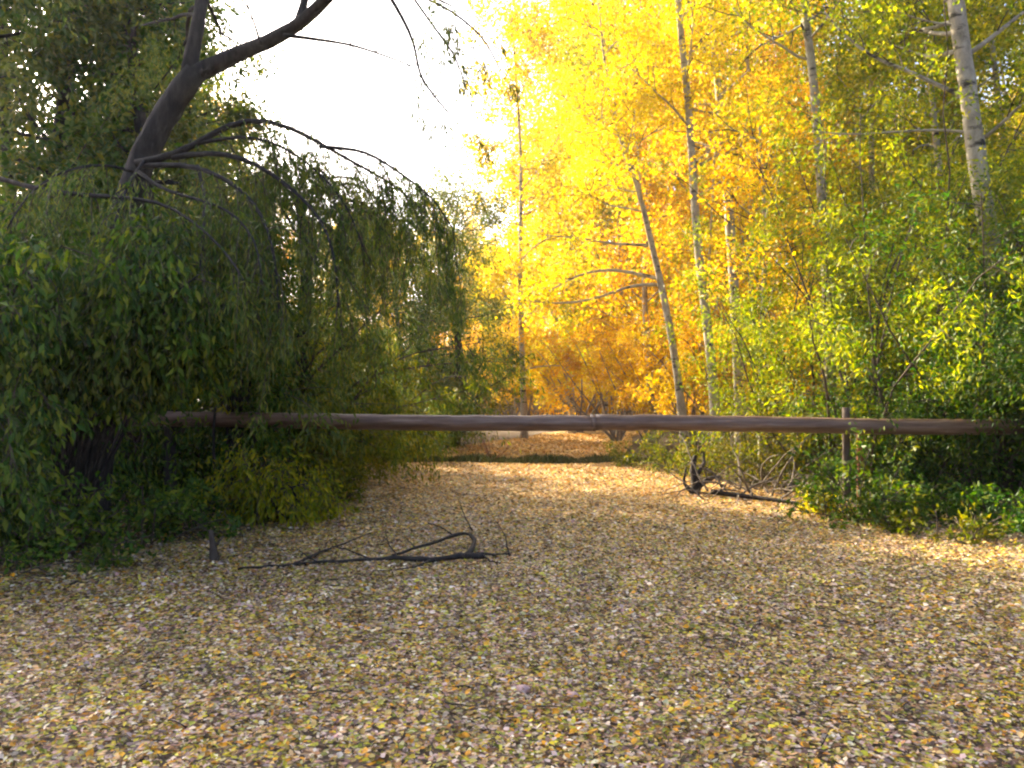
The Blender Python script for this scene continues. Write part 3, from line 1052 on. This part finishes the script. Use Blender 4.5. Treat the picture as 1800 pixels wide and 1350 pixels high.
# lower trees under the gap
for i, (px, Yd, s, k, lab) in enumerate([(690, 34, 0.52, 0, 'short yellow tree lit behind the drooping willow twigs'),
                                          (780, 40, 0.50, 3, 'short golden tree just left of the low gap'),
                                          (850, 48, 0.68, 4, 'golden tree closing the bottom of the sky gap'),
                                          (905, 44, 0.55, 2, 'small yellow tree at the lowest notch of the sky gap'),
                                          (600, 42, 0.55, 1, 'short yellow tree far behind the pale willow clump')]):
    put(protos[k], False, (px - 900) / FPX * Yd, Yd, s, rng.uniform(0, 6.28), lab)
gp = None
for i, (px, Yd, h, lf, lab) in enumerate([(800, 26, 8.0, 'willow', 'soft green tree right of the drooping twigs, under the gap'),
                                          (700, 27, 7.6, 'green', 'green tree behind the drooping willow twigs'),
                                          (812, 33, 6.4, 'olive', 'olive tree beside the golden thicket at the path end'),
                                          (590, 32, 8.2, 'green', 'green tree far behind the tall willow thicket')]):
    g = ground_pt(px, Yd)
    std_tree(600 + i, 'green_tree', lab, 'green trees under the sky gap', [g, g + (0.1, 0, h * .4), g + (-.2, .1, h * .75), g + (0.1, 0, h)], 0.13, 0.02, 'dark_bark', lf, 20, 2.3, 15000, 0.12, 0.45,
             0.1, (0.0, 0.8), 0.14, 0.4, (0, 0, -0.1), 5, 5, 1.1, 0.6)
fp = []
for i in range(30):                                      # far mass on the left, low
    Yd = rng.uniform(50, 75)
    px = -250 + 1200 * (i + rng.random()) / 30
    hmax = (700 - (330 if px > 380 else 60)) / FPX * Yd + 1.0
    put(protos[i % 5], False, (px - 900) / FPX * Yd, Yd, min(1.3, 0.85 * hmax / 16.0), rng.uniform(0, 6.28), 'far tree closing the view behind the left bank', 'far trees behind the left bank')

# ------------------------------------------------------------------ golden thicket at the end of the path
tp = []
for i in range(3):
    tp.append(shrub(700 + i, 'golden_thicket', 'x', 'golden thickets at the path end', (0, 0, 0), 12, 6.0, 0.7, 'grey_bark', ('gold', 'yellow', 'gold')[i], 9000, 0.12, 0.6, 0.13, 0.2,
                    (0, 0, -0.15), 6, 4, 1.0, 0.6, (0, 0, -0.2), 0.05, None, 0.4))
tl = [(930, 45, 1.15, 'golden arching thicket at the far end of the path'), (1015, 38, 1.1, 'fan of bare-based golden stems behind the pole joint'),
      (1085, 30, 0.9, 'golden thicket with leaning stems left of the pale trunks'), (1150, 27, 0.8, 'bright golden bush between the pale trunk bases'),
      (1215, 24, 0.75, 'yellow bush at the foot of the straight pale trunk'), (1290, 22, 0.75, 'yellow bush at the foot of the grey-barked trunk'),
      (870, 48, 1.0, 'golden thicket left of the path end'), (1370, 20, 0.7, 'yellow-gold bush behind the thin sapling'),
      (1430, 18.5, 0.6, 'golden bush behind the brush pile'), (1130, 44, 1.1, 'tall golden thicket far down the path'), (980, 48, 1.1, 'farthest golden thicket in the path gap'),
      (1040, 56, 1.3, 'golden thicket closing the far end of the path'), (900, 54, 1.2, 'golden thicket far behind the olive tree'), (1120, 62, 1.4, 'distant golden thicket behind the leaning stems'),
      (830, 58, 1.2, 'distant golden thicket left of the far path'), (950, 64, 1.4, 'most distant golden thicket glimpsed over the pole')]
used = set()
for i, (px, Yd, s, lab) in enumerate(tl):
    k = i % 3
    put(tp[k], k not in used, (px - 900) / FPX * Yd, Yd, s, rng.uniform(0, 6.28), lab)
    used.add(k)

fb = shrub(750, 'golden_bush', 'x', 'low golden bushes closing the far view', (0, 0, 0), 16, 3.4, 1.0, 'twig', 'gold', 9000, 0.13, 0.6, 0.16, 0.2,
           (0, 0, -0.4), 7, 4, 0.9, 0.5, (0, 0, -0.3), 0.03, None, 0.05)
for i in range(22):
    Yd = rng.uniform(56, 76)
    px = 640 + 860 * (i + rng.random()) / 22
    put(fb, i == 0, (px - 900) / FPX * Yd, Yd, rng.uniform(1.0, 1.5), rng.uniform(0, 6.28), 'low golden bush closing the gaps between the far stems')

# ------------------------------------------------------------------ feathery green shrubs on the right
gr = [(1470, 13.0, 6.6, 'lime', 'feathery bright green shrub in front of the white trunk'),
      (1560, 12.2, 6.4, 'lime', 'feathery green shrub in the middle of the right bank'),
      (1650, 13.4, 7.2, 'lime', 'tall feathery green shrub left of the thick pale trunk'),
      (1400, 14.5, 4.8, 'lime', 'yellow-green shrub nearest the slender sapling'),
      (1750, 11.3, 4.2, 'green', 'green shrub hiding the foot of the thick pale trunk'),
      (1975, 9.6, 3.2, 'green', 'dark green shrub at the right edge swallowing the pole end'),
      (1560, 15.5, 5.4, 'green', 'shadowed shrub behind the feathery green ones'),
      (1700, 16.5, 6.4, 'green', 'dark shrub deep behind the right pole end'),
      (1950, 12.0, 5.0, 'green', 'green shrub just outside the right edge'),
      (1530, 11.9, 2.0, 'deep', 'dark leafy shrub behind the reddish post'),
      (1620, 11.8, 2.1, 'deep', 'dark shrub under the right third of the pole'),
      (1710, 11.5, 2.1, 'deep', 'black-green shrub below the pole near its right end'),
      (1800, 11.6, 2.2, 'deep', 'dark shrub at the right frame edge under the pole end'),
      (1450, 13.0, 1.8, 'olive', 'dim olive shrub behind the brush pile, left of the posts')]
for i, (px, Yd, h, lf, lab) in enumerate(gr):
    shrub(800 + i, 'green_shrub', lab, 'green shrubs on the right bank', ground_pt(px, Yd) - np.array([0, 0, 0.02]), 12, h, 0.6, 'twig', lf, 15500 if h > 3 else 6000, 0.085, 0.34, 0.09, 0.35,
          (0, 0, -0.35), 8, 5, 0.8 if h > 3 else 0.5, 0.5 if h > 3 else 0.35, (0, 0, -0.7), t0=0.2 if h > 3 else 0.03)
lo = [(30, 7.0, 0.7, 'dark low plant at the left edge in front of the hanging sprays', 'deep'), (120, 7.5, 0.6, 'dim low plant at the front of the dark hollow', 'deep'),
      (230, 8.2, 0.7, 'low plant inside the dark hollow left of the stump', 'deep'), (330, 9.0, 0.8, 'low plant in the hollow below the left pole post', 'deep'), (1500, 9.9, 0.75, 'low leafy green plant at the right path edge below the posts', 'green'), (1565, 10.0, 0.55, 'low green plant right of the post base', 'deep'),
      (1640, 9.7, 0.5, 'dark low plant below the right half of the pole', 'deep'), (1725, 9.3, 0.55, 'dark low plant near the right frame edge', 'deep'),
      (1810, 8.8, 0.65, 'dark leafy clump at the right edge of the leaf carpet', 'deep'), (1120, 17.8, 0.7, 'small olive plant at the far right corner of the near path', 'olive'),
      (1175, 16.6, 0.75, 'small olive plant just left of the driftwood stump', 'olive'), (1250, 15.5, 0.9, 'olive plant behind the driftwood stump', 'olive'),
      (1330, 14.0, 1.0, 'olive plant behind the brush pile', 'olive'),
      (1450, 10.4, 0.35, 'small yellowing sprig between the brush pile and the low green plants', 'ygreen'), (1590, 9.0, 0.3, 'small sprig in the leaves in front of the right low plants', 'olive'),
      (1700, 8.4, 0.32, 'small sprig near the right frame edge in the leaves', 'olive'), (585, 11.5, 0.5, 'small olive sprig at the left path edge under the pole', 'olive'),
      (560, 10.2, 0.35, 'small sprig beside the low bright green spray', 'lime'), (180, 7.1, 0.3, 'small dark sprig left of the broken stump', 'green')]
for i, (px, Yd, h, lab, lf) in enumerate(lo):
    shrub(900 + i, 'low_plant', lab, 'low plants along the path edges', ground_pt(px, Yd), int(rng.integers(9, 17)), h * rng.uniform(0.8, 1.25), 1.25, 'twig', lf, int(rng.integers(2000, 3200) * min(1.0, h) ** 1.5), rng.uniform(0.065, 0.09), 0.45, 0.06 * min(1.0, h), 0.15,
          (0, 0, -0.4), 4, 3, 0.4 * h, 0.28 * h, (0, 0, -0.2), 0.008)

# ------------------------------------------------------------------ low grass ridge between the two stretches of path
def grass_ridge():
    n = 9000
    y = rng.uniform(18.6, 20.9, n)
    x = rng.uniform(-3.6, 4.2, n)
    C = np.stack([x, y, gz(x, y)], 1)
    D = np.stack([rng.normal(0, 0.35, n), rng.normal(0, 0.35, n), np.ones(n)], 1)
    h = rng.uniform(0.08, 0.26, n) * (0.5 + 0.5 * np.abs(np.sin(x * 1.9)))
    V, F = leaf_batch(C, D, h, 0.14, rng, 0.2)
    return obj('grass', new_mesh('grass', V, F), M['grass'])


tag(grass_ridge(), 'strip of dark short grass crossing the path beyond the pole', 'grass', kind='stuff')

# ------------------------------------------------------------------ fallen branch, brush pile, stumps, stones
def fallen_branch():
    def G(px, py, h=0.03):
        Yd = EYE * FPX / (py - HOR)
        p = P(px, py, Yd)
        p[2] = float(gz(p[0], p[1])) + h
        return p
    root = thing('fallen_branch', G(640, 990, 0), 'dark forked fallen branch lying on the leaves', 'branch')
    o0 = np.array(root.location)
    for px, r0, r1 in (([(850, 985, .06), (800, 988, .06), (760, 992, .06), (700, 989, .05), (640, 992, .05), (580, 996, .04)], 0.028, 0.012),
                       ([(815, 988, .06), (842, 978, .10), (826, 958, .16), (800, 964, .13), (780, 966, .12), (730, 976, .08), (690, 984, .05)], 0.024, 0.012),
                       ([(590, 995, .04), (530, 998, .04), (480, 1003, .05), (420, 1007, .05)], 0.018, 0.009),
                       ([(520, 999, .04), (560, 982, .06), (600, 962, .06), (650, 940, .05)], 0.013, 0.006),
                       ([(840, 984, .07), (870, 983, .05), (895, 982, .05)], 0.013, 0.006),
                       ([(895, 984, .04), (888, 965, .14), (872, 950, .2)], 0.008, 0.004),
                       ([(830, 960, .16), (815, 930, .2), (805, 905, .22)], 0.008, 0.003),
                       ([(700, 988, .06), (683, 968, .10), (678, 952, .16)], 0.008, 0.003),
                       ([(760, 990, .06), (735, 1003, .05), (700, 1008, .04)], 0.009, 0.004), ([(650, 991, .05), (615, 980, .08), (590, 976, .10)], 0.008, 0.003),
                       ([(800, 964, .13), (770, 950, .17), (752, 946, .18)], 0.008, 0.003), ([(850, 985, .06), (862, 994, .05), (880, 998, .05)], 0.010, 0.004),
                       ([(560, 997, .04), (535, 986, .08), (520, 978, .10)], 0.007, 0.003), ([(730, 976, .09), (712, 962, .13)], 0.007, 0.003)):
        q = smooth_line([G(a, b, h) for a, b, h in px], 14)
        q += rng.normal(0, 0.4, q.shape) * r0 * (1, 1, 0.5)
        mb = MB()
        mb.tube(q, np.linspace(r0, r1, 14) * 1.05 * (1 + rng.normal(0, 0.12, 14)), 7, True, 0.1)
        mb.build('limb', M['fallen'], root, o0)


fallen_branch()


def brush_pile():
    root = thing('brush_pile', ground_pt(1330, 12.2), 'tangle of grey dead branches at the right edge of the path', 'brush')
    o0 = np.array(root.location)
    rg = np.random.default_rng(33)
    for i in range(70):
        px = rg.uniform(1235, 1430)
        g = ground_pt(px, rg.uniform(11.4, 12.9))
        a = rg.uniform(0, 6.28)
        e = rg.uniform(0.1, 1.2)
        q = grow_line(rg, g + (0, 0, rg.uniform(0.0, 0.2)), [math.cos(a) * math.cos(e), math.sin(a) * math.cos(e), math.sin(e)], rg.uniform(0.6, 1.5), 9, 0.16, (0, 0, -0.9))
        q[:, 2] = np.maximum(q[:, 2], gz(q[:, 0], q[:, 1]) + 0.02)
        mb = MB()
        mb.tube(q, np.linspace(rg.uniform(0.007, 0.02), 0.003, 10), 5, True, 0.06)
        mb.build('branch', M['dead'], root, o0)
    q = smooth_line([ground_pt(1250, 12.0) + (0, 0, .08), ground_pt(1330, 11.5) + (0, 0, .07), ground_pt(1400, 11.0) + (0, 0, .05), ground_pt(1470, 10.8) + (0, 0, .04)], 12)
    mb = MB()
    mb.tube(q, np.linspace(0.04, 0.02, 12), 7, True, 0.06)
    mb.build('branch', M['fallen'], root, o0)


brush_pile()


def driftwood():
    b = ground_pt(1220, 12.2)
    root = thing('driftwood_stump', b, 'dark twisted driftwood stump standing at the left end of the brush pile', 'driftwood')
    for px, r0, r1 in (([(1220, 878), (1224, 850), (1216, 825), (1222, 800)], 0.085, 0.03), ([(1222, 860), (1245, 840), (1268, 838)], 0.05, 0.02),
                       ([(1222, 838), (1238, 815), (1236, 795)], 0.04, 0.015), ([(1222, 872), (1200, 850), (1206, 820)], 0.035, 0.012)):
        q = smooth_line([P(a, c, 12.2 + 0.02 * i) for i, (a, c) in enumerate(px)], 9)
        mb = MB()
        mb.tube(q, np.linspace(r0, r1, 9), 7, True, 0.12)
        mb.build('limb', M['fallen'], root, b)
    b = ground_pt(378, 7.4)
    root = thing('stump', b, 'small grey broken stump in the leaves left of the fallen branch', 'stump')
    mb = MB()
    mb.tube(smooth_line([b - (0, 0, .08), b + (0.0, 0, .08), b + (-0.02, 0.0, .2), b + (-.03, 0, .3)], 8), np.linspace(0.05, 0.018, 8), 8, True, 0.2)
    mb.build('body', M['twig'], root, b)
    mb = MB()
    mb.tube([b + (-.01, 0, .12), b + (.05, 0, .2), b + (.09, 0, .24)], [0.016, 0.012, 0.006], 6, True, 0.08)
    mb.build('stub', M['twig'], root, b)
    b = ground_pt(862, 19.4)
    root = thing('sapling', b, 'tiny reddish bare sapling in the grass strip across the path', 'sapling')
    rg = np.random.default_rng(9)
    for i in range(7):
        q = grow_line(rg, b, [rg.normal(0, 0.5), rg.normal(0, .3), 1], rg.uniform(0.5, 0.85), 6, 0.15, (0, 0, -0.2))
        mb = MB()
        mb.tube(q, np.linspace(0.012, 0.004, 7), 5)
        mb.build('stem', M['red_post'], root, b)


driftwood()


def stone(px, py, r, label):
    Yd = EYE * FPX / (py - HOR)
    p = P(px, py, Yd)
    import bmesh
    bm = bmesh.new()
    bmesh.ops.create_icosphere(bm, subdivisions=3, radius=r)
    for v in bm.verts:
        c = v.co / r
        k = 1 + 0.12 * math.sin(c.x * 3 + px) + 0.1 * math.sin(c.y * 4 + 1) + 0.05 * math.sin(c.z * 7 + c.x * 5)
        v.co = Vector((c.x * r * k * 1.2, c.y * r * k, c.z * r * k * 0.75))
    for f in bm.faces:
        f.smooth = True
    me = bpy.data.meshes.new('stone')
    bm.to_mesh(me)
    o = obj('stone', me, M['stone'])
    o.location = (p[0], p[1], float(gz(p[0], p[1])) + 0.026)
    tag(o, label, 'stone', 'pink stones among the leaves')


stone(920, 1216, 0.03, 'larger pale pink stone among the foreground leaves')
stone(1006, 1224, 0.024, 'smaller mauve stone just right of the pale pink one')

# ------------------------------------------------------------------ thin veil added to imitate lens glare at the sky gap
def glare_haze(density):
    m, n, l = node_mat('glare_haze')
    v = n.new('ShaderNodeVolumePrincipled')
    v.inputs['Color'].default_value = (0.93, 0.96, 1.0, 1)
    v.inputs['Density'].default_value = density
    v.inputs['Anisotropy'].default_value = 0.55
    out = n.new('ShaderNodeOutputMaterial')
    l.new(v.outputs[0], out.inputs['Volume'])
    a, b, c0, c1, z0, z1 = -210, 210, -70, 410, -2.0, 32.0
    V = [(a, c0, z0), (b, c0, z0), (b, c1, z0), (a, c1, z0), (a, c0, z1), (b, c0, z1), (b, c1, z1), (a, c1, z1)]
    F = [(0, 3, 2, 1), (4, 5, 6, 7), (0, 1, 5, 4), (1, 2, 6, 5), (2, 3, 7, 6), (3, 0, 4, 7)]
    o = obj('glare_haze', new_mesh('glare_haze', V, F), m)
    tag(o, 'thin pale veil added to imitate glare around the sky gap', 'glare_haze', kind='stuff')


glare_haze(0.0007)
sc.cycles.volume_bounces = 0
